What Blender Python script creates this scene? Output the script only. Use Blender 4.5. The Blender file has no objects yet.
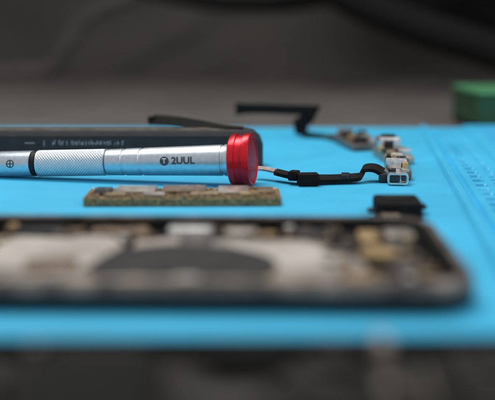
import bpy, bmesh, math, random
from mathutils import Vector, Matrix
random.seed(7)
sc=bpy.context.scene
sc.unit_settings.scale_length=0.01   # one unit is one centimetre
sc.view_settings.view_transform='Standard'
sc.view_settings.look='None'
sc.view_settings.exposure=0
COL=sc.collection

# ---------------- materials ----------------
def mat(name,col,rough=0.5,metal=0.0,var=0.15,nscale=3.0,bump=0.0,bscale=40.0,spec=0.5,col2=None):
    m=bpy.data.materials.new(name); m.use_nodes=True
    nt=m.node_tree; b=nt.nodes['Principled BSDF']
    b.inputs['Metallic'].default_value=metal
    b.inputs['Specular IOR Level'].default_value=spec
    tc=nt.nodes.new('ShaderNodeTexCoord')
    n=nt.nodes.new('ShaderNodeTexNoise'); n.inputs['Scale'].default_value=nscale; n.inputs['Detail'].default_value=4
    nt.links.new(tc.outputs['Object'],n.inputs['Vector'])
    r=nt.nodes.new('ShaderNodeValToRGB')
    c2=col2 if col2 else tuple(c*(1-var) for c in col)
    c1=col if col2 else tuple(min(1,c*(1+var)) for c in col)
    r.color_ramp.elements[0].position=0.35; r.color_ramp.elements[1].position=0.65
    r.color_ramp.elements[0].color=(*c2,1); r.color_ramp.elements[1].color=(*c1,1)
    nt.links.new(n.outputs['Fac'],r.inputs['Fac']); nt.links.new(r.outputs['Color'],b.inputs['Base Color'])
    mr=nt.nodes.new('ShaderNodeMapRange'); mr.inputs['From Min'].default_value=.3; mr.inputs['From Max'].default_value=.7
    mr.inputs['To Min'].default_value=max(0,rough-.05); mr.inputs['To Max'].default_value=min(1,rough+.07)
    n3=nt.nodes.new('ShaderNodeTexNoise'); n3.inputs['Scale'].default_value=nscale*3.1; n3.inputs['Detail'].default_value=5
    nt.links.new(tc.outputs['Object'],n3.inputs['Vector']); nt.links.new(n3.outputs['Fac'],mr.inputs['Value']); nt.links.new(mr.outputs['Result'],b.inputs['Roughness'])
    if bump>0:
        n2=nt.nodes.new('ShaderNodeTexNoise'); n2.inputs['Scale'].default_value=bscale; n2.inputs['Detail'].default_value=3
        nt.links.new(tc.outputs['Object'],n2.inputs['Vector'])
        bp=nt.nodes.new('ShaderNodeBump'); bp.inputs['Strength'].default_value=bump; bp.inputs['Distance'].default_value=0.02
        nt.links.new(n2.outputs['Fac'],bp.inputs['Height']); nt.links.new(bp.outputs['Normal'],b.inputs['Normal'])
    return m
M_mat=mat('blue_silicone',(0.047,0.465,0.745),0.5,0,0.07,0.22,0.3,26,0.4)
M_table=mat('table_dark',(0.105,0.094,0.087),0.6,0,0.2,0.15)
M_wall=mat('backdrop_grey',(0.125,0.113,0.104),0.9,0,0.45,0.04,0,40,.5,(0.075,0.068,0.063))
M_alu=mat('brushed_aluminium',(0.58,0.64,0.70),0.34,0.9,0.06,6,0.1,60)
M_aluk=mat('knurled_aluminium',(0.64,0.69,0.74),0.42,0.9,0.05,6)
M_steel=mat('steel',(0.75,0.74,0.72),0.3,0.85,0.15,5)
M_red=mat('red_anodised',(0.66,0.012,0.026),0.25,0.55,0.1,4)
M_redd=mat('red_anodised_dark',(0.42,0.006,0.016),0.42,0.45,0.1,4,0,40,.3)
M_blk=mat('black_plastic',(0.009,0.009,0.010),0.5,0,0.3,4,0,40,0.3)
M_blkm=mat('black_matte',(0.010,0.0098,0.0095),0.8,0,0.3,4,0,40,0.12)
M_bag=mat('black_fabric',(0.016,0.015,0.0145),0.95,0,0.4,.3,0,40,0.1)
M_bar=mat('charcoal_plastic',(0.022,0.022,0.024),0.5,0,0.2,2,0.2,50,.4)
M_ink=mat('dark_ink',(0.05,0.06,0.08),0.5,0,0.05)
M_white=mat('white_ink',(0.6,0.62,0.65),0.5,0,0.05)
M_print=mat('grey_print',(0.36,0.37,0.39),0.5,0,0.2,8)
M_pcb=mat('circuit_board',(0.15,0.11,0.045),0.45,0,0.3,3,0,40,0.5,(0.06,0.045,0.022))
M_olive=mat('brown_laminate',(0.33,0.225,0.09),0.45,0.2,0.3,9,0,40,0.5,(0.12,0.085,0.04))
M_gold=mat('gold_contact',(0.66,0.44,0.19),0.4,0.5,0.2,5)
M_brass=mat('dull_brass',(0.34,0.235,0.11),0.5,0.3,0.3,4)
M_shield=mat('shield_can',(0.40,0.37,0.33),0.4,0.8,0.25,2.0,0.1,20)
M_plate=mat('beige_plate',(0.52,0.475,0.43),0.5,0.15,0.15,0.8,0.1,8,0.5,(0.34,0.305,0.275))
M_plateb=mat('brown_grey_plate',(0.40,0.355,0.315),0.5,0.15,0.15,0.9,0.1,8,0.4,(0.18,0.155,0.135))
M_plate2=mat('graphite_sheet',(0.075,0.067,0.062),0.6,0.1,0.4,1.5,0,40,.3,(.025,.023,.021))
M_frame=mat('phone_frame',(0.018,0.017,0.017),0.5,0,0.1,2,0,40,.3)
M_lip=mat('worn_frame_edge',(0.32,0.265,0.225),0.38,0.5,0.25,1.3,0,40,.5,(.05,.044,.040))
M_coil=mat('coil_black',(0.022,0.020,0.019),0.65,0,0.4,1.5,0,40,.3)
M_bronze=mat('bronze_flex',(0.20,0.14,0.095),0.45,0.4,0.4,4)
M_mott=mat('worn_brown_metal',(0.038,0.033,0.030),0.75,0.0,0.4,1.2,0,40,.15,(.008,.0075,.007))
M_greyflex=mat('grey_bracket',(0.16,0.145,0.13),0.4,0.6,0.4,2.5)
M_cop=mat('pale_contact_tip',(0.50,0.38,0.36),0.45,0.3,0.2,4)
M_green=mat('green_plastic',(0.013,0.062,0.026),0.5,0,0.2,1)
M_greenl=mat('green_plastic_light',(0.055,0.23,0.10),0.5,0,0.15,1)
M_gcab=mat('grey_rubber',(0.125,0.115,0.108),0.9,0,0.2,1,0,40,.1)
M_chip=mat('chip_epoxy',(0.018,0.018,0.02),0.35,0,0.3,3)
M_cer=mat('ceramic_tan',(0.30,0.21,0.12),0.5,0,0.45,9)

# ---------------- helpers ----------------
def empty(name,loc,label,cat,rz=0,group=None):
    e=bpy.data.objects.new(name,None); e.empty_display_size=0.3
    e.location=loc; e.rotation_euler=(0,0,rz); COL.objects.link(e)
    e['label']=label; e['category']=cat
    if group: e['group']=group
    return e
def obj(name,verts,faces,m,parent=None,smooth=True,label=None,ang=35):
    me=bpy.data.meshes.new(name); me.from_pydata([tuple(v) for v in verts],[],faces)
    bm=bmesh.new(); bm.from_mesh(me); bmesh.ops.recalc_face_normals(bm,faces=bm.faces); bm.to_mesh(me); bm.free()
    me.materials.append(m)
    if smooth:
        me.polygons.foreach_set('use_smooth',[True]*len(me.polygons))
        try: me.set_sharp_from_angle(angle=math.radians(ang))
        except Exception: pass
    o=bpy.data.objects.new(name,me); COL.objects.link(o)
    if parent: o.parent=parent
    if label: o['label']=label
    return o
def boxgeo(c,s,bev=0.02,rz=0,seg=2):
    bm=bmesh.new(); bmesh.ops.create_cube(bm,size=1)
    for v in bm.verts: v.co=Vector((v.co.x*s[0],v.co.y*s[1],v.co.z*s[2]))
    b=min(bev,min(s)*0.45)
    if b>0: bmesh.ops.bevel(bm,geom=bm.edges[:],offset=b,segments=seg,affect='EDGES',profile=0.5)
    R=Matrix.Rotation(rz,3,'Z')
    vs=[R@v.co+Vector(c) for v in bm.verts]; bm.verts.index_update()
    fs=[[v.index for v in f.verts] for f in bm.faces]; bm.free()
    return vs,fs
def merge(gs):
    V=[];F=[]
    for v,f in gs:
        o=len(V); V+=list(v); F+=[[i+o for i in q] for q in f]
    return V,F
def box(name,c,s,m,parent=None,bev=0.02,rz=0,label=None,seg=2):
    v,f=boxgeo(c,s,bev,rz,seg); return obj(name,v,f,m,parent,True,label)
def lathegeo(prof,seg=64,axis='X',T=None,rfun=None):
    V=[];F=[]
    for x,r in prof:
        for i in range(seg):
            a=2*math.pi*i/seg
            rr=r if rfun is None else rfun(x,a,r)
            p=Vector((x,-rr*math.cos(a),rr*math.sin(a))) if axis=='X' else Vector((rr*math.cos(a),rr*math.sin(a),x))
            V.append(p)
    n=len(prof)
    for j in range(n-1):
        for i in range(seg):
            k=(i+1)%seg
            F.append([j*seg+i,j*seg+k,(j+1)*seg+k,(j+1)*seg+i])
    F.append(list(range(seg))); F.append([(n-1)*seg+i for i in range(seg)][::-1])
    if T is not None: V=[T@v for v in V]
    return V,F
def disc(name,c,r,h,m,parent,seg=40,bev=0.02,label=None):
    b=min(bev,h*0.4)
    v,f=lathegeo([(c[2],r),(c[2]+h-b,r),(c[2]+h,r-b)],seg,'Z')
    v=[Vector((p.x+c[0],p.y+c[1],p.z)) for p in v]
    return obj(name,v,f,m,parent,True,label)
def rrect(w,h,r,inset=0,n=10):
    pts=[]
    r2=max(0.02,r-inset); hw=w/2-inset; hh=h/2-inset
    for cx,cy,a0 in ((hw-r2,hh-r2,0),(-hw+r2,hh-r2,90),(-hw+r2,-hh+r2,180),(hw-r2,-hh+r2,270)):
        for i in range(n+1):
            a=math.radians(a0+90*i/n); pts.append((cx+r2*math.cos(a),cy+r2*math.sin(a)))
    return pts
def ringframe(w,h,r,prof,closed=True):
    V=[];F=[]
    loops=[rrect(w,h,r,i) for i,z in prof]
    N=len(loops[0])
    for (i,z),lp in zip(prof,loops):
        V+=[Vector((x,y,z)) for x,y in lp]
    P=len(prof)
    for j in range(P if closed else P-1):
        jn=(j+1)%P
        for i in range(N):
            k=(i+1)%N; F.append([j*N+i,j*N+k,jn*N+k,jn*N+i])
    return V,F
def slab(w,h,r,z0,z1,inset=0,c=(0,0),bev=0.02):
    V=[];F=[]
    prof=[(inset,z0),(inset,z1-bev),(inset+bev,z1)]
    N=None
    for i,z in prof:
        lp=rrect(w,h,r,i); N=len(lp); V+=[Vector((x+c[0],y+c[1],z)) for x,y in lp]
    for j in range(2):
        for i in range(N):
            k=(i+1)%N; F.append([j*N+i,j*N+k,(j+1)*N+k,(j+1)*N+i])
    F.append(list(range(N))[::-1]); F.append([2*N+i for i in range(N)])
    return V,F
def catmull(P,n=10):
    P=[Vector(p) for p in P]; out=[]
    for i in range(len(P)-1):
        p0=P[max(i-1,0)];p1=P[i];p2=P[i+1];p3=P[min(i+2,len(P)-1)]
        for k in range(n):
            t=k/n
            out.append(0.5*((2*p1)+(-p0+p2)*t+(2*p0-5*p1+4*p2-p3)*t*t+(-p0+3*p1-3*p2+p3)*t**3))
    out.append(P[-1]); return out
def tube(name,P,r,m,parent=None,seg=16,n=10,label=None):
    pts=catmull(P,n); V=[];F=[]
    up=Vector((0,0.3,1)).normalized()
    for i,p in enumerate(pts):
        t=(pts[min(i+1,len(pts)-1)]-pts[max(i-1,0)]).normalized()
        s=t.cross(up)
        if s.length<1e-3: s=t.cross(Vector((0,1,0)))
        s.normalize(); u=s.cross(t).normalized()
        for k in range(seg):
            a=2*math.pi*k/seg; V.append(p+s*r*math.cos(a)+u*r*math.sin(a))
    for j in range(len(pts)-1):
        for i in range(seg):
            k=(i+1)%seg; F.append([j*seg+i,j*seg+k,(j+1)*seg+k,(j+1)*seg+i])
    F.append(list(range(seg))); F.append([(len(pts)-1)*seg+i for i in range(seg)][::-1])
    return obj(name,V,F,m,parent,True,label,60)
def ribbon(name,P,W,th,m,parent=None,n=8,label=None,smooth=True):
    pts=catmull(P,n) if n>1 else [Vector(p) for p in P]
    ws=catmull(W,n) if n>1 else [Vector(p) for p in W]
    V=[];F=[]
    for i,p in enumerate(pts):
        t=(pts[min(i+1,len(pts)-1)]-pts[max(i-1,0)]).normalized()
        w=ws[i]*0.5; nn=t.cross(w).normalized()*th*0.5
        V+=[p-w-nn,p+w-nn,p+w+nn,p-w+nn]
    L=len(pts)
    for j in range(L-1):
        for k in range(4):
            q=(k+1)%4; F.append([j*4+k,j*4+q,(j+1)*4+q,(j+1)*4+k])
    F.append([0,1,2,3]); F.append([(L-1)*4+k for k in range(4)][::-1])
    return obj(name,V,F,m,parent,smooth,label,40)
def textgeo(s,size,bold=0.0):
    c=bpy.data.curves.new('t','FONT'); c.body=s; c.size=size; c.align_x='LEFT'; c.align_y='CENTER'
    c.resolution_u=3; c.offset=bold
    o=bpy.data.objects.new('t',c); COL.objects.link(o)
    dg=bpy.context.evaluated_depsgraph_get(); me=bpy.data.meshes.new_from_object(o.evaluated_get(dg))
    bm=bmesh.new(); bm.from_mesh(me); bmesh.ops.subdivide_edges(bm,edges=bm.edges[:],cuts=2,use_grid_fill=True)
    bmesh.ops.triangulate(bm,faces=bm.faces[:])
    bm.verts.index_update()
    V=[v.co.copy() for v in bm.verts]; F=[[v.index for v in f.verts] for f in bm.faces]
    bm.free(); bpy.data.objects.remove(o); bpy.data.meshes.remove(me); return V,F

# ---------------- setting ----------------
def structure(o): o['kind']='structure'; return o
TZ=-0.4
v,f=boxgeo((0,50,TZ-1.0),(190,170,2.0),0.2); structure(obj('table_top',v,f,M_table))
V=[];F=[]
for i in range(0,41):
    x=-110+i*5.5
    for z in (-40,0,30,80): V.append(Vector((x,122+2*math.sin(i*1.3),z)))
for i in range(40):
    for k in range(3): F.append([i*4+k,(i+1)*4+k,(i+1)*4+k+1,i*4+k+1])
structure(obj('wall',V,F,M_wall))

# silicone mat: one sheet, flat work area plus moulded trays on one side
YF=52.0; YN=2.0
def ss(a,b,x):
    t=max(0,min(1,(x-a)/(b-a))); return t*t*(3-2*t)
def bump_rect(u,v,u0,u1,v0,v1,e=0.09):
    return ss(u0-e,u0,u)*(1-ss(u1,u1+e,u))*ss(v0-e,v0,v)*(1-ss(v1,v1+e,v))
SL=0.124
def height(x,y):
    u=x-(9.75-(YF-y)*SL); v=YF-y   # u away from dividing line, v from far edge
    h=0.0
    h+=0.17*bump_rect(u,v,-0.10,0.14,0.5,80,0.10)   # raised seam
    h-=0.13*bump_rect(u,v,0.36,0.44,0.7,80,0.07)
    if 0.5<u<2.1 and 0.8<v<46:
        vv=(v-0.9)%0.95
        h-=0.26*bump_rect(u,vv,0.82,1.08,0.22,0.60,0.06)      # row of slots
        vv=(v-0.5)%0.7
        dd=math.hypot(u-1.62,(vv-0.35)); h-=0.24*(1-ss(0.11,0.19,dd))  # row of round holes
    if u>2.1: h+=0.18*ss(2.1,2.3,u)*ss(0.4,0.5,v)   # raised step
    if 2.7<u<10.5 and v>0.6:                    # shallow trays
        per=5.2; vv=(v-0.6)%per
        h-=0.28*bump_rect(u,vv,2.9,5.6,0.30,per-0.30,0.12)
        for c in (1.2,2.0,2.8,3.6): h+=0.18*bump_rect(u,vv,3.15,5.35,c,c+.2,0.08)
        h-=0.28*bump_rect(u,vv,6.1,9.7,0.30,per-0.30,0.12)
    return h
xs=[-30,-24,-18,-12,-6,-2,0]+[2+0.06*i for i in range(0,int(18/0.06))]+[20.2]
ys=[YN,8,14]+[18+0.08*i for i in range(0,int(33.6/0.08))]+[YF-0.25,YF-0.12,YF-0.04,YF]
V=[];F=[];nx=len(xs)
for y in ys:
    for x in xs:
        z=height(x,y)
        d=YF-y
        if d<0.15: z-=0.1*(1-d/0.15)**2
        V.append(Vector((x,y,max(z,-.36))))
ny=len(ys)
for j in range(ny-1):
    for i in range(nx-1): F.append([j*nx+i,j*nx+i+1,(j+1)*nx+i+1,(j+1)*nx+i])
per=[i for i in range(nx)]+[j*nx+nx-1 for j in range(1,ny)]+[(ny-1)*nx+i for i in range(nx-2,-1,-1)]+[j*nx for j in range(ny-2,0,-1)]
base=len(V)
for p in per: V.append(Vector((V[p].x,V[p].y,TZ)))
for k in range(len(per)):
    q=(k+1)%len(per); F.append([per[k],base+k,base+q,per[q]])
m=obj('silicone_mat',V,F,M_mat,None,True,None,50)
m['label']='bright blue silicone repair mat with moulded trays on the table'; m['category']='repair mat'

# ---------------- silver screwdriver ----------------
sd=empty('precision_screwdriver',(0.05,32.4,0),'silver precision screwdriver with knurled grip and red end cap','screwdriver')
T=Matrix.Translation((0,0,0.93))@Matrix.Rotation(math.radians(-12.2),4,'Z')@Matrix.Rotation(math.radians(-2.7),4,'Y')
def lo(name,prof,m,seg=96,rf=None,par=sd,label=None):
    v,f=lathegeo(prof,seg,'X',T,rf); return obj(name,v,f,m,par,True,label,30)
lo('handle_body',[(-5.25,.40),(-5.2,.475),(-4.62,.485),(-4.60,.465),(-4.52,.465),(-4.50,.49),(-3.95,.50),(-3.93,.48),(-3.85,.48),(-3.83,.502),(-2.2,.53),(-0.95,.555),(-0.93,.53),(-0.86,.53),(-0.84,.56),(-0.70,.58),(-0.62,.62),(-0.50,.62)],M_alu)
KX=-7.90
PK=0.105
ncirc=2*round(2*math.pi*0.47*0.9/PK/2)
def kn(x,a,r):
    w1=abs(math.sin(math.pi*x/PK+ncirc*a/2)); w2=abs(math.sin(math.pi*x/PK-ncirc*a/2))
    e=min(1,max(0,(x-KX)/0.08))*min(1,max(0,(-5.28-x)/0.08))
    return r-0.022*e*(1-min(w1,w2))
L=220
lo('knurled_grip',[(KX-.02,.40)]+[(KX+i*((-5.27-KX)/L),.487) for i in range(L+1)]+[(-5.25,.40)],M_aluk,260,kn)
lo('black_ring',[(-8.11,.40),(-8.09,.462),(-7.95,.462),(-7.93,.40)],M_blk)
lo('chuck',[(-10.3,.20),(-10.1,.33),(-9.6,.45),(-9.4,.475),(-8.14,.478),(-8.12,.40)],M_alu)
lo('driver_shaft',[(-12.0,.05),(-11.8,.10),(-11.2,.10),(-11.1,.17),(-10.25,.17)],M_steel,32)
cap=lo('end_cap',[(-0.62,.60),(-0.62,.84),(-0.58,.90),(-0.46,.925),(-0.38,.925),(-0.35,.875),(-0.14,.875),(-0.11,.925),(0.08,.93),(0.13,.91),(0.15,.86),(0.15,.84),(0.09,.82),(0.08,.30),(0.08,.02)],M_red)
v,f=lathegeo([(0.082,.76),(0.12,.74),(0.13,.68),(0.13,.1)],64,'X',T); obj('cap_button',v,f,M_redd,cap,True)
def wrap(V,x0,r,phi0):
    out=[]
    for p in V:
        a=phi0+p.y/r
        out.append(T@Vector((x0+p.x,-r*math.cos(a),r*math.sin(a))))
    return out
def rad(x): return .502+( x+3.83)*(.053/2.88)
gv,gf=textgeo('2UUL',0.36,0.008); gv=[Vector((p.x*0.98,p.y,0)) for p in gv]
rt=rad(-1.9)+0.012
v=wrap(gv,-2.68,rt,math.radians(8)); obj('lettering',v,gf,M_ink,sd,False)
EV=[];EF=[]
n=40
for i in range(n):
    a=2*math.pi*i/n
    for rr in (0.0,0.08,0.165):
        EV.append(Vector((rr*math.cos(a),rr*math.sin(a),0)))
for i in range(n):
    k=(i+1)%n
    EF.append([i*3,k*3,k*3+1,i*3+1]); EF.append([i*3+1,k*3+1,k*3+2,i*3+2])
obj('emblem',wrap(EV,-2.94,rad(-2.9)+0.010,math.radians(8)),EF,M_ink,sd,False)
gv,gf=textgeo('T',0.25,0.008); w=max(p.x for p in gv)/2
obj('emblem_letter',wrap([Vector((p.x-w,p.y,0)) for p in gv],-2.94,rad(-2.9)+0.020,math.radians(8)),gf,M_white,sd,False)
CV=[];CF=[]
for i in range(n):
    a=2*math.pi*i/n
    CV+= [Vector((.12*math.cos(a),.12*math.sin(a),0)),Vector((.155*math.cos(a),.155*math.sin(a),0))]
for i in range(n):
    k=(i+1)%n; CF.append([i*2,k*2,k*2+1,i*2+1])
def flat(x0,x1,y0,y1,nn=4):
    V=[];F=[]
    for i in range(nn+1):
        y=y0+(y1-y0)*i/nn; V+=[Vector((x0,y,0)),Vector((x1,y,0))]
    for i in range(nn): F.append([2*i,2*i+1,2*i+3,2*i+2])
    return V,F
g=merge([(CV,CF),flat(-.115,.115,-.02,.02),flat(-.02,.02,-.115,-.021),flat(-.02,.02,.021,.115)])
obj('cross_mark',wrap(g[0],-8.86,.489,math.radians(8)),g[1],M_ink,sd,False)

# ---------------- black bar tool case behind ----------------
bar=empty('black_tool_case',(-7,37.3,0),'long black plastic tool case with small white printing beside the screwdriver','tool case')
sec=[(-.62,0.0),(.62,0.0),(.70,.08),(.70,1.30),(.60,1.44),(.45,1.48),(-.45,1.48),(-.60,1.44),(-.70,1.28),(-.70,.08)]
V=[];F=[]
for x,s in ((-9.0,.92),(-8.9,1),(6.95,1),(7.25,.96),(7.5,.82),(7.62,.6)):
    for y,z in sec: V.append(Vector((x,y*s,0.0+z*(s if s<1 else 1))))
ns=len(sec)
for j in range(5):
    for i in range(ns):
        k=(i+1)%ns; F.append([j*ns+i,j*ns+k,(j+1)*ns+k,(j+1)*ns+i])
F.append(list(range(ns))); F.append([5*ns+i for i in range(ns)][::-1])
obj('case_body',V,F,M_bar,bar,True,None,25)
gs=[]
def fp(x0,x1,z0,z1):
    y=-.703
    return ([Vector((x0,y,z0)),Vector((x1,y,z0)),Vector((x1,y,z1)),Vector((x0,y,z1))],[[0,1,2,3]])
gs.append(fp(-1.8,-1.4,.985,1.02)); gs.append(fp(-1.05,-1.02,.88,1.10))
x=-.70
while x<2.1:
    hh=random.choice((.17,.17,.13,.10,.15)); z0=.92+random.choice((0,0,.02))
    gs.append(fp(x,x+.026,z0,z0+hh))
    t=random.random()
    if t<.35: gs.append(fp(x+.026,x+.075,z0+hh-.026,z0+hh))
    elif t<.55: gs.append(fp(x+.026,x+.07,z0+.06,z0+.085))
    x+=random.choice((.065,.09,.11,.11,.18))
g=merge(gs); o=obj('printed_marking',g[0],g[1],M_print,bar,False); o['kind']='stuff'
box('lit_top_strip',(-1.0,-.01,1.485),(15.5,.9,.02),M_greyflex,bar,0.005)  # grey strip paints the light along the case's top edge, no real seam

# ---------------- flex cables ----------------
fc=empty('flat_flex_cable',(-2,38.5,0),'thin black flat flex cable resting on the black tool case','flex cable')
P=[(-2.2,2.2,1.52),(-1.2,1.5,1.53),(0.0,-.1,1.55),(1.0,-1.0,1.54),(1.8,-1.35,1.53)]
W=[(.2,.45,.36),(.2,.45,.34),(.3,.45,.24),(.15,.5,.06),(.1,.5,0)]
ribbon('cable_strip',P,W,.06,M_blkm,fc)
box('cable_connector',(-2.15,2.2,1.52),(.30,.35,.30),M_blkm,fc,.02,-.5)

zc=empty('bent_flex_cable',(2.7,47.3,0),'black flex cable bent upright with grey metal tail','flex cable')
def cut(name,P,w,y,th,m,par):
    V=[];F=[];n=len(P)
    for i,p in enumerate(P):
        d0=(Vector(P[i])-Vector(P[i-1])).normalized() if i>0 else None
        d1=(Vector(P[i+1])-Vector(P[i])).normalized() if i<n-1 else None
        n0=Vector((-d0.y,d0.x)) if d0 else None; n1=Vector((-d1.y,d1.x)) if d1 else None
        if n0 is None: nn=n1
        elif n1 is None: nn=n0
        else:
            nn=(n0+n1).normalized(); nn=nn/max(.45,nn.dot(n0))
        a=Vector(p)+nn*w[i]/2; b=Vector(p)-nn*w[i]/2
        yy=y[i]
        V+=[Vector((a.x,yy-th/2,a.y)),Vector((b.x,yy-th/2,b.y)),Vector((b.x,yy+th/2,b.y)),Vector((a.x,yy+th/2,a.y))]
    for j in range(n-1):
        for k in range(4):
            q=(k+1)%4; F.append([j*4+k,j*4+q,(j+1)*4+q,(j+1)*4+k])
    F.append([0,1,2,3]); F.append([(n-1)*4+k for k in range(4)][::-1])
    return obj(name,V,F,m,par,False)
cut('cable_strip',[(-3.25,1.42),(-2.0,1.43),(-.6,1.38),(.60,1.35),(.40,.98),(-.02,.68),(.02,.36),(.28,.22)],[.52,.50,.50,.52,.62,.70,.66,.42],[0,0,0,0,0,0,0,-.05],.06,M_blkm,zc)
ribbon('cable_strip',[(.0,-.05,.24),(.5,-.15,.14),(1.3,-.5,.09),(2.4,-1.1,.09)],[(.1,.6,.1),(.2,.9,0),(.3,.9,0),(.4,.9,0)],.15,M_blkm,zc)
box('cable_connector',(-3.15,0,1.42),(.34,.18,.60),M_blkm,zc,.03)
P=[(1.9,-.7,.16),(2.3,-1.8,.18),(2.55,-3.4,.18),(2.75,-4.8,.16),(2.9,-5.6,.14)]
ribbon('grey_tail',P,[(1.7,.4,0)]*5,.20,M_greyflex,zc)
for (x,y,w,h,mm) in ((2.15,-1.2,.75,.5,M_bronze),(2.9,-1.8,.5,.6,M_chip),(2.1,-2.5,.5,.6,M_chip),(2.85,-3.3,.45,.7,M_shield),(2.2,-3.7,.4,.5,M_brass),(2.5,-4.5,.6,.5,M_chip),(3.05,-5.0,.4,.5,M_steel)):
    box('small_chip',(x,y,.38),(w,h,.26),mm,zc,.02,random.uniform(-.2,.2))

# small camera module at the tail
cm=empty('camera_module',(6.12,39.0,0),'small silver camera module with black lens housing on blue mat','camera module',0.08)
box('module_base',(0,0,.17),(1.1,3.0,.34),M_shield,cm,.04)
box('lens_housing',(-.05,.75,.62),(.90,1.0,.58),M_steel,cm,.08)
disc('lens',(-.05,.75,.905),.33,.08,M_blk,cm)
box('lens_window',(-.12,.235,.62),(.42,.03,.34),M_chip,cm,.01)
box('contact_block',(-.15,-.45,.44),(.75,.45,.20),M_chip,cm,.03)
box('metal_tab',(.20,-1.10,.48),(.5,.40,.28),M_steel,cm,.03)
box('metal_tab',(-.34,-1.15,.44),(.35,.35,.20),M_brass,cm,.03)
box('metal_tab',(-.50,.0,.44),(.16,.5,.25),M_gold,cm,.03)
box('metal_tab',(.45,.1,.44),(.14,.6,.2),M_steel,cm,.03)
P=[(.0,-1.4,.2),(-.1,-2.1,.30),(-.3,-2.8,.34),(-.5,-3.6,.30)]
ribbon('link_cable',P,[(.5,0,0)]*4,.05,M_blkm,cm)

# charging port assembly
cp=empty('charging_port_assembly',(5.42,33.4,0),'silver charging port part with black flex lead and bronze contact tip','phone part',-0.12)
outer=rrect(.74,.40,.13); inner=rrect(.74,.40,.13,.06)
V=[];F=[];N=len(outer)
for (lp,y) in ((outer,-1.0),(outer,.3),(inner,-1.0),(inner,-.75)):
    V+=[Vector((a,y,b+.24)) for a,b in lp]
for i in range(N):
    k=(i+1)%N
    F.append([i,k,N+k,N+i]); F.append([i,k,2*N+k,2*N+i]); F.append([2*N+i,2*N+k,3*N+k,3*N+i])
F.append([N+i for i in range(N)]); F.append([3*N+i for i in range(N)])
obj('port_shell',V,F,M_steel,cp,True)
box('port_tongue',(-.10,-.80,.24),(.34,.30,.24),M_chip,cp,.03)
box('port_tongue',(.2,-.85,.26),(.16,.30,.18),M_chip,cp,.02)
box('mount_plate',(0,.95,.16),(.85,1.7,.24),M_shield,cp,.04)
box('upright_bracket',(-.12,.30,.62),(.58,.14,.38),M_steel,cp,.05)
box('upright_bracket',(.30,.22,.54),(.22,.2,.28),M_gold,cp,.05)
box('gasket',(0,.50,.50),(.75,.25,.2),M_blk,cp,.03)
box('metal_cover',(.10,1.05,.50),(.62,.6,.46),M_steel,cp,.12)
box('gasket',(-.28,1.1,.56),(.16,.5,.5),M_blk,cp,.03)
box('metal_cover',(-.20,1.6,.50),(.42,.4,.5),M_brass,cp,.05)
box('metal_cover',(.22,1.75,.46),(.35,.3,.42),M_chip,cp,.03)
box('metal_cover',(.05,2.15,.52),(.5,.35,.5),M_steel,cp,.08)
box('side_clip',(.24,-.45,.49),(.28,.42,.12),M_shield,cp,.03,.2)
disc('screw',(-.20,-.55,.44),.14,.12,M_chip,cp,20)
disc('screw',(.16,1.05,.725),.16,.05,M_chip,cp,20)
box('side_bracket',(-.52,-.1,.17),(.28,.7,.32),M_chip,cp,.04)
box('side_bracket',(.46,.55,.18),(.16,.6,.3),M_bronze,cp,.04)
P=[(-.50,-.05,.32),(-.75,-.05,.46),(-1.00,-.1,.50),(-1.22,-.2,.45),(-1.28,-.45,.24),(-1.6,-.6,.2),(-2.3,-.8,.18),(-2.9,-1.0,.20),(-3.5,-1.0,.24),(-4.0,-.75,.30),(-4.4,-.45,.34)]
W=[(.1,.7,.1)]*4+[(.1,.65,.1)]+[(.05,.62,.10)]*3+[(.05,.52,.05)]*3
ribbon('lead_cable',P,W,.13,M_blkm,cp)
P=[(-4.35,-.48,.36),(-4.75,-.25,.40),(-5.15,-.05,.40)]
ribbon('contact_tip',P,[(.05,.36,.05)]*3,.07,M_cop,cp)
box('lead_connector',(-3.15,-1.30,.23),(.74,.55,.42),M_blkm,cp,.05,.2)
box('lead_connector',(-3.66,-1.1,.32),(.34,.48,.34),M_blkm,cp,.05,-.2)
box('lead_connector',(-1.85,-.65,.24),(.30,.6,.22),M_chip,cp,.03)

# speaker module behind phone
sm=empty('speaker_module',(4.45,27.2,0),'small black speaker module lying against the open phone','phone part',-0.03)
v,f=slab(1.35,1.5,.18,0,.50,0,(0,0),.05); obj('speaker_box',v,f,M_blkm,sm,True)
box('speaker_grille',(0,.1,.53),(.9,.55,.07),M_blk,sm,.02)
box('mount_ear',(.76,.35,.2),(.3,.4,.12),M_chip,sm,.03)
box('mount_ear',(-.76,-.3,.2),(.3,.4,.12),M_chip,sm,.03)
box('flex_tail',(-.3,-.9,.2),(.5,.5,.05),M_bronze,sm,.01)

# ---------------- logic board ----------------
lb=empty('logic_board',(-2.05,29.5,0),'narrow brown phone logic board with shields and chips on the mat','circuit board',0.015)
v1=slab(6.2,1.9,.14,0.02,.12,0,(0,0),.01); pcb=obj('board_layer',*v1,M_olive,lb,True)
v1=slab(6.16,1.86,.14,0.121,.16,0,(0,0),.01); obj('board_layer',*v1,M_pcb,lb,True)
v1=slab(6.2,1.9,.14,0.161,.26,0,(0,0),.01); obj('board_layer',*v1,M_olive,lb,True)
for (x,y,w,h,z,mm,nm) in ((-1.55,.25,1.3,1.1,.12,M_shield,'shield_can'),(.0,.3,1.4,1.1,.12,M_bronze,'chip'),(1.6,.2,1.0,1.2,.11,M_shield,'shield_can'),
      (-2.6,.1,.5,1.1,.10,M_chip,'chip'),(2.62,.15,.55,.9,.10,M_bronze,'chip'),(-.9,-.6,.7,.32,.12,M_shield,'shield_can'),(.7,-.6,.9,.3,.12,M_cer,'board_connector'),(2.1,-.65,.6,.28,.13,M_brass,'board_connector'),(-2.1,-.62,.6,.28,.11,M_cer,'board_connector')):
    box(nm,(x,y,.261+z/2),(w,h,z),mm,lb,.02)
gs=[]
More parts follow.
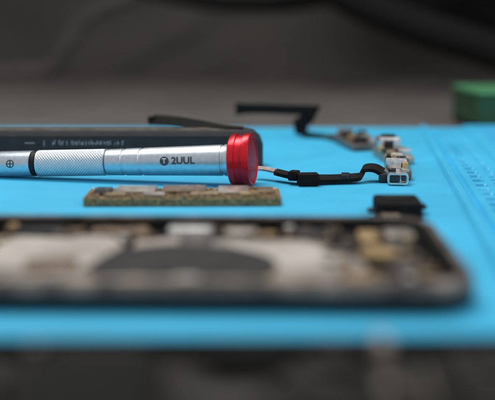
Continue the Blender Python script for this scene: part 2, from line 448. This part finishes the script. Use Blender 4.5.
for i in range(220):
    x=random.uniform(-3.0,3.0); y=random.choice((random.uniform(-.92,-.4),random.uniform(-.9,.9)))
    gs.append(boxgeo((x,y,.30),(random.uniform(.04,.10),random.uniform(.04,.08),.07),0))
g=merge(gs); o=obj('solder_component',g[0],g[1],M_cer,lb,False); o['kind']='stuff'
gs=[]; x=-3.0
while x<2.98:
    w=random.choice((.03,.04,.05,.08)); gs.append(boxgeo((x+w/2,-.955,.14+random.uniform(-.02,.02)),(w,.012,random.choice((.05,.08,.12))),0)); x+=w+random.choice((.03,.04,.06,.12))
g=merge(gs); o=obj('edge_contact',g[0],g[1],M_brass,lb,False); o['kind']='stuff'
for sx in (-2.95,2.95):
    disc('screw_pad',(sx,.75,.262),.1,.02,M_gold,lb,20)

# ---------------- open phone housing ----------------
OX,OY=-2.62,20.75
ph=empty('opened_phone_housing',(OX,OY,0),'opened dark phone housing with exposed beige plates and round black coil','phone housing',math.radians(-1.3))
W_,H_,th=14.6,6.55,.68
prof=[(.10,0.0),(.03,.05),(0,.12),(0,.36),(.05,.375),(.25,.375),(.25,.16),(.35,.14),(.35,0.0)]
v,f=ringframe(W_,H_,1.15,prof); obj('outer_frame',v,f,M_frame,ph,True,None,50)
prof=[(.0,.378),(.0,.46),(.03,.57),(.09,.65),(.16,th),(.24,.66),(.26,.60),(.26,.378)]
v,f=ringframe(W_,H_,1.15,prof)
obj('frame_edge',v,f,M_lip,ph,True,None,50)
prof=[(.27,.18),(.27,.62),(.42,.62),(.46,.56),(.46,.18)]
v,f=ringframe(W_,H_,1.15,prof); obj('inner_rim',v,f,M_blkm,ph,True,None,50)
v,f=slab(W_,H_,1.15,.02,.17,.36); obj('inner_floor',v,f,M_plate2,ph,True)
def pb(nm,x0,x1,y0,y1,z0,z1,mm,bev=.04,rz=0):
    return box(nm,((x0+x1)/2-OX,(y0+y1)/2-20.85,(z0+z1)/2),(x1-x0,y1-y0,z1-z0),mm,ph,bev,rz)
def poly(nm,pts,z0,z1,mm):
    n=len(pts); V=[Vector((x-OX,y-20.85,z0)) for x,y in pts]+[Vector((x-OX,y-20.85,z1)) for x,y in pts]
    F=[list(range(n))[::-1],[n+i for i in range(n)]]+[[i,(i+1)%n,n+(i+1)%n,n+i] for i in range(n)]
    return obj(nm,V,F,mm,ph,False)
poly('metal_plate',[(-5.5,19.2),(-3.5,19.0),(-3.2,20.0),(-2.9,21.3),(-3.3,22.2),(-4.1,22.3),(-4.3,22.0),(-5.6,22.2),(-5.9,21.2)],.17,.50,M_plate)
poly('metal_plate',[(-6.4,18.2),(-3.2,18.2),(-2.9,19.0),(-5.6,19.15),(-6.0,21.2),(-5.7,22.3),(-6.5,22.4)],.17,.46,M_plateb)
poly('metal_plate',[(.6,18.4),(2.3,18.3),(2.6,19.6),(2.4,20.3),(2.55,21.7),(1.7,22.1),(.4,22.0),(-.9,22.3),(-1.7,22.0),(-1.2,21.6),(-.2,21.0),(.3,19.8)],.17,.47,M_plateb)
poly('metal_plate',[(.3,20.4),(.8,19.2),(1.9,19.2),(2.1,20.6),(1.5,21.5),(.2,21.6),(-.7,21.7)],.471,.50,M_plate)
poly('metal_plate',[(-2.7,21.3),(-.9,21.5),(-1.3,22.4),(-2.7,22.4)],.17,.44,M_plateb)
pb('battery_strip',-9,-6.75,18.2,23.4,.17,.5,M_blkm)
cx,cy,R=-1.35,19.35,1.95
pts=[]
for i in range(72):
    a=2*math.pi*i/72; rr=R*(1+.035*math.sin(3*a+1)); pts.append((cx+rr*math.cos(a),max(18.1,cy+rr*math.sin(a))))
poly('charging_coil',pts,.475,.54,M_coil)
pts=[(cx+.9*math.cos(2*math.pi*i/48),cy+.9*math.sin(2*math.pi*i/48)) for i in range(48)]
poly('coil_core',pts,.541,.56,M_coil)
pb('coil_lead',-1.6,-.9,21.1,22.5,.48,.54,M_greyflex,.02)
pb('bracket',-2.0,-.9,22.5,23.0,.3,.64,M_steel,.05)
pb('bracket',-.6,.2,22.4,22.9,.3,.60,M_shield,.05)
pb('connector',-5.8,-4.6,22.6,23.1,.2,.58,M_chip,.04)
pb('connector',-3.9,-2.5,22.6,23.1,.2,.55,M_bronze,.04)
pb('connector',1.1,2.2,22.4,23.0,.2,.58,M_chip,.04)
pb('connector',2.65,3.1,21.6,22.7,.2,.60,M_brass,.05)
pb('connector',3.3,4.0,22.0,22.8,.2,.62,M_shield,.05)
pb('camera_well',2.75,4.1,18.7,21.3,.17,.50,M_blkm,.12)
pb('battery_tab',-4.7,-3.6,19.0,19.8,.50,.56,M_bronze,.03,.2)
pb('battery_tab',1.9,2.4,18.5,19.1,.47,.53,M_bronze,.03,-.2)
pb('battery_tab',2.1,2.5,20.7,21.5,.47,.55,M_chip,.03,-.2)
disc('camera_ring',(5.55,-.4,.50),.45,.1,M_brass,ph,32,.03)
disc('camera_ring',(6.0,-1.5,.50),.34,.1,M_greyflex,ph,32,.03)
disc('camera_ring',(6.1,.55,.42),.32,.12,M_greyflex,ph,32,.03)
pb('connector',2.0,2.6,18.15,18.5,.3,.6,M_brass,.04)
pb('connector',-1.4,-.9,17.98,18.2,.3,.64,M_shield,.04)
for x,y,mm in ((-5.2,18.15,M_steel),(-4.2,18.15,M_brass),(-3.2,18.15,M_shield),(.6,18.15,M_brass),(3.3,18.3,M_steel),(-6.0,23.2,M_brass),(1.0,23.1,M_steel),(3.8,21.9,M_brass),(-5.9,20.9,M_chip),(2.0,21.4,M_chip),(-3.0,21.9,M_steel)):
    disc('screw',(x-OX,y-20.85,.46),.13,.14,mm,ph,20)
for nm,mm,cnt in (('small_component',M_bronze,100),('small_dark_component',M_chip,95),('small_metal_component',M_brass,40)):
    gs=[]
    for i in range(cnt):
        t=random.random()
        if t<.45: x,y=random.uniform(-6.4,3.8),random.uniform(22.2,23.2)
        elif t<.65: x,y=random.uniform(-6.4,3.8),random.uniform(18.1,18.4)
        elif t<.88: x,y=random.uniform(2.5,4.0),random.uniform(18.4,22.8)
        else: x,y=random.choice((random.uniform(-6.4,-5.6),random.uniform(1.5,2.5))),random.uniform(18.4,22.2)
        zz=.50 if t>.88 else .40
        gs.append(boxgeo((x-OX,y-20.85,zz),(random.uniform(.08,.4),random.uniform(.08,.25),.1 if t>.88 else random.uniform(.2,.36)),.01,random.uniform(-.3,.3),1))
    g=merge(gs); o=obj(nm,g[0],g[1],mm,ph,False); o['kind']='stuff'

# ---------------- nearest phone part ----------------
p2=empty('black_phone_chassis',(-.4,11.2,0),'black phone chassis with loose silver brackets lying on the mat','phone chassis',math.radians(.5))
prof=[(.10,0.0),(0,.12),(0,.46),(.06,.58),(.2,.58),(.24,.52),(.24,.14),(.35,.1),(.35,0.0)]
v,f=ringframe(15.0,6.6,.8,prof); obj('outer_frame',v,f,M_blkm,p2,True,None,50)
v,f=slab(15.0,6.6,.8,.02,.3,.30); obj('inner_floor',v,f,M_mott,p2,True)
def qb(nm,x0,x1,y0,y1,z0,z1,mm,bev=.04,rz=0):
    return box(nm,((x0+x1)/2+.4,(y0+y1)/2-11,(z0+z1)/2),(x1-x0,y1-y0,z1-z0),mm,p2,bev,rz)
qb('battery',-3.2,-1.2,9.0,13.3,.3,.72,M_blkm,.12,.03)
qb('battery',-6.8,-3.5,9.0,13.0,.3,.60,M_mott,.1)
qb('metal_bracket',2.02,2.22,13.3,13.95,.3,.78,M_plateb,.06,.03)
qb('metal_bracket',1.85,2.15,11.9,12.6,.3,.62,M_greyflex,.06,.03)
qb('metal_bracket',2.5,2.62,11.6,13.0,.3,.60,M_greyflex,.06,-.1)
qb('metal_bracket',.4,1.6,12.3,12.6,.3,.54,M_plate2,.06)
qb('metal_bracket',-.9,.2,11.6,12.1,.3,.54,M_plate2,.06)
qb('shield_can',2.9,5.4,11.0,13.4,.3,.66,M_mott,.1,-.05)
qb('connector',-.6,.7,13.2,13.8,.3,.64,M_blkm,.08,.1)
qb('connector',1.0,1.7,13.3,13.9,.3,.56,M_mott,.08,.1)
qb('connector',-3.0,-1.6,13.45,13.85,.3,.60,M_mott,.08,0)
disc('screw',(-5.0,2.6,.5),.2,.12,M_bronze,p2,20)
disc('screw',(-2.9,2.75,.5),.13,.12,M_greyflex,p2,20)
disc('screw',(4.3,2.5,.5),.13,.12,M_greyflex,p2,20)

# ---------------- background items ----------------
gb=empty('green_box',(16.9,56.8,TZ),'dark green plastic parts box with lighter lid behind the mat','box')
v,f=slab(7.4,7.0,.5,0,.4,0,(0,0),.05); obj('box_base',v,f,M_blkm,gb,True)
v,f=slab(7.5,7.1,.5,.401,2.1,0,(0,0),.1); obj('box_body',v,f,M_green,gb,True)
v,f=slab(7.6,7.2,.5,2.101,2.3,0,(0,0),.06); obj('box_lid',v,f,M_greenl,gb,True)
def cab(name,P,r,m,label):
    o=tube(name,P,r,m,None,20,12); o['label']=label; o['category']='cable'; return o
cab('power_cable',[(-30,100,22),(-22,100,15),(-14,100,10.6),(-6,99,8.4),(1,97,7.8),(7.5,95,8.4),(15,94,10.6),(24,94,16)],.9,M_blkm,'thick black cable sagging behind the workbench mat')
cab('power_cable',[(2,88,15),(8,88,9.0),(14.5,86,5.9),(21,84,3.7),(27,82,1.8),(38,80,1.6)],1.6,M_blkm,'thick black cable drooping down onto the dark table')
# slumped fabric tool bag hanging over the back, wide rounded body with folds
V=[];F=[]
outl=[(6,16),(8,11.5),(11,9.2),(14.5,7.6),(19,5.8),(24,4.2),(30,2.6),(38,1.6)]
NU=40;NV=14
for i in range(NU+1):
    t=i/NU*(len(outl)-1); k=min(int(t),len(outl)-2); fr=t-k
    bx=outl[k][0]*(1-fr)+outl[k+1][0]*fr; bz=outl[k][1]*(1-fr)+outl[k+1][1]*fr
    for j in range(NV):
        a=2*math.pi*j/NV
        cz=(bz+24)/2; rz=(24-bz)/2
        V.append(Vector((bx,103+(3.6+.8*math.sin(i*.9))*math.cos(a),cz+rz*math.sin(a)+.3*math.sin(i*.7))))
for i in range(NU):
    for j in range(NV):
        q=(j+1)%NV; F.append([i*NV+j,i*NV+q,(i+1)*NV+q,(i+1)*NV+j])
F.append(list(range(NV))); F.append([NU*NV+j for j in range(NV)][::-1])
bag=empty('tool_bag',(22,103,TZ),'large slumped black fabric tool bag behind the table mat','bag')
o=obj('bag_body',[p-Vector((22,103,TZ)) for p in V],F,M_bag,bag,True,None,80)
o=tube('bag_strap',[Vector(p)-Vector((22,103,TZ)) for p in ((7,98,14),(11,97.5,8.8),(16,97.5,7.2),(21,98,8.2),(26,98,12))],.6,M_blkm,bag,16,10)
cab('grey_cable',[(-34,112,TZ+.6),(-27,112,TZ+.6),(-23,111,.8),(-21,110,3.4),(-18.5,110,6.6),(-14,110,8.8),(-7,111,11.5),(-2,112,18)],.9,M_gcab,'grey cable rising in a loop from the dark table')

# ---------------- light ----------------
w=bpy.data.worlds.new('World'); sc.world=w; w.use_nodes=True
w.node_tree.nodes['Background'].inputs[0].default_value=(.95,.95,.97,1)
w.node_tree.nodes['Background'].inputs[1].default_value=.53
def area(name,loc,tgt,size,power,col):
    l=bpy.data.lights.new(name,'AREA'); l.shape='RECTANGLE'; l.size=size[0]; l.size_y=size[1]; l.energy=power; l.color=col
    o=bpy.data.objects.new(name,l); COL.objects.link(o); o.location=loc
    o.rotation_euler=(Vector(tgt)-Vector(loc)).to_track_quat('-Z','Y').to_euler(); return o
area('ceiling_light',(-12,48,55),(0,30,0),(40,18),27500,(1,.98,.95))
area('front_fill_light',(35,5,40),(0,28,0),(30,30),8500,(.97,.98,1))  # added fill lamp from the front right, no actual window

# ---------------- camera ----------------
c=bpy.data.cameras.new('camera'); c.lens=67.8; c.sensor_width=36; c.clip_start=.1; c.clip_end=1000
c.dof.use_dof=True; c.dof.focus_distance=33.3; c.dof.aperture_fstop=.070
co=bpy.data.objects.new('camera',c); COL.objects.link(co)
co.location=(0,0,5.5); co.rotation_euler=(math.radians(90-10.5),0,0)
sc.camera=co
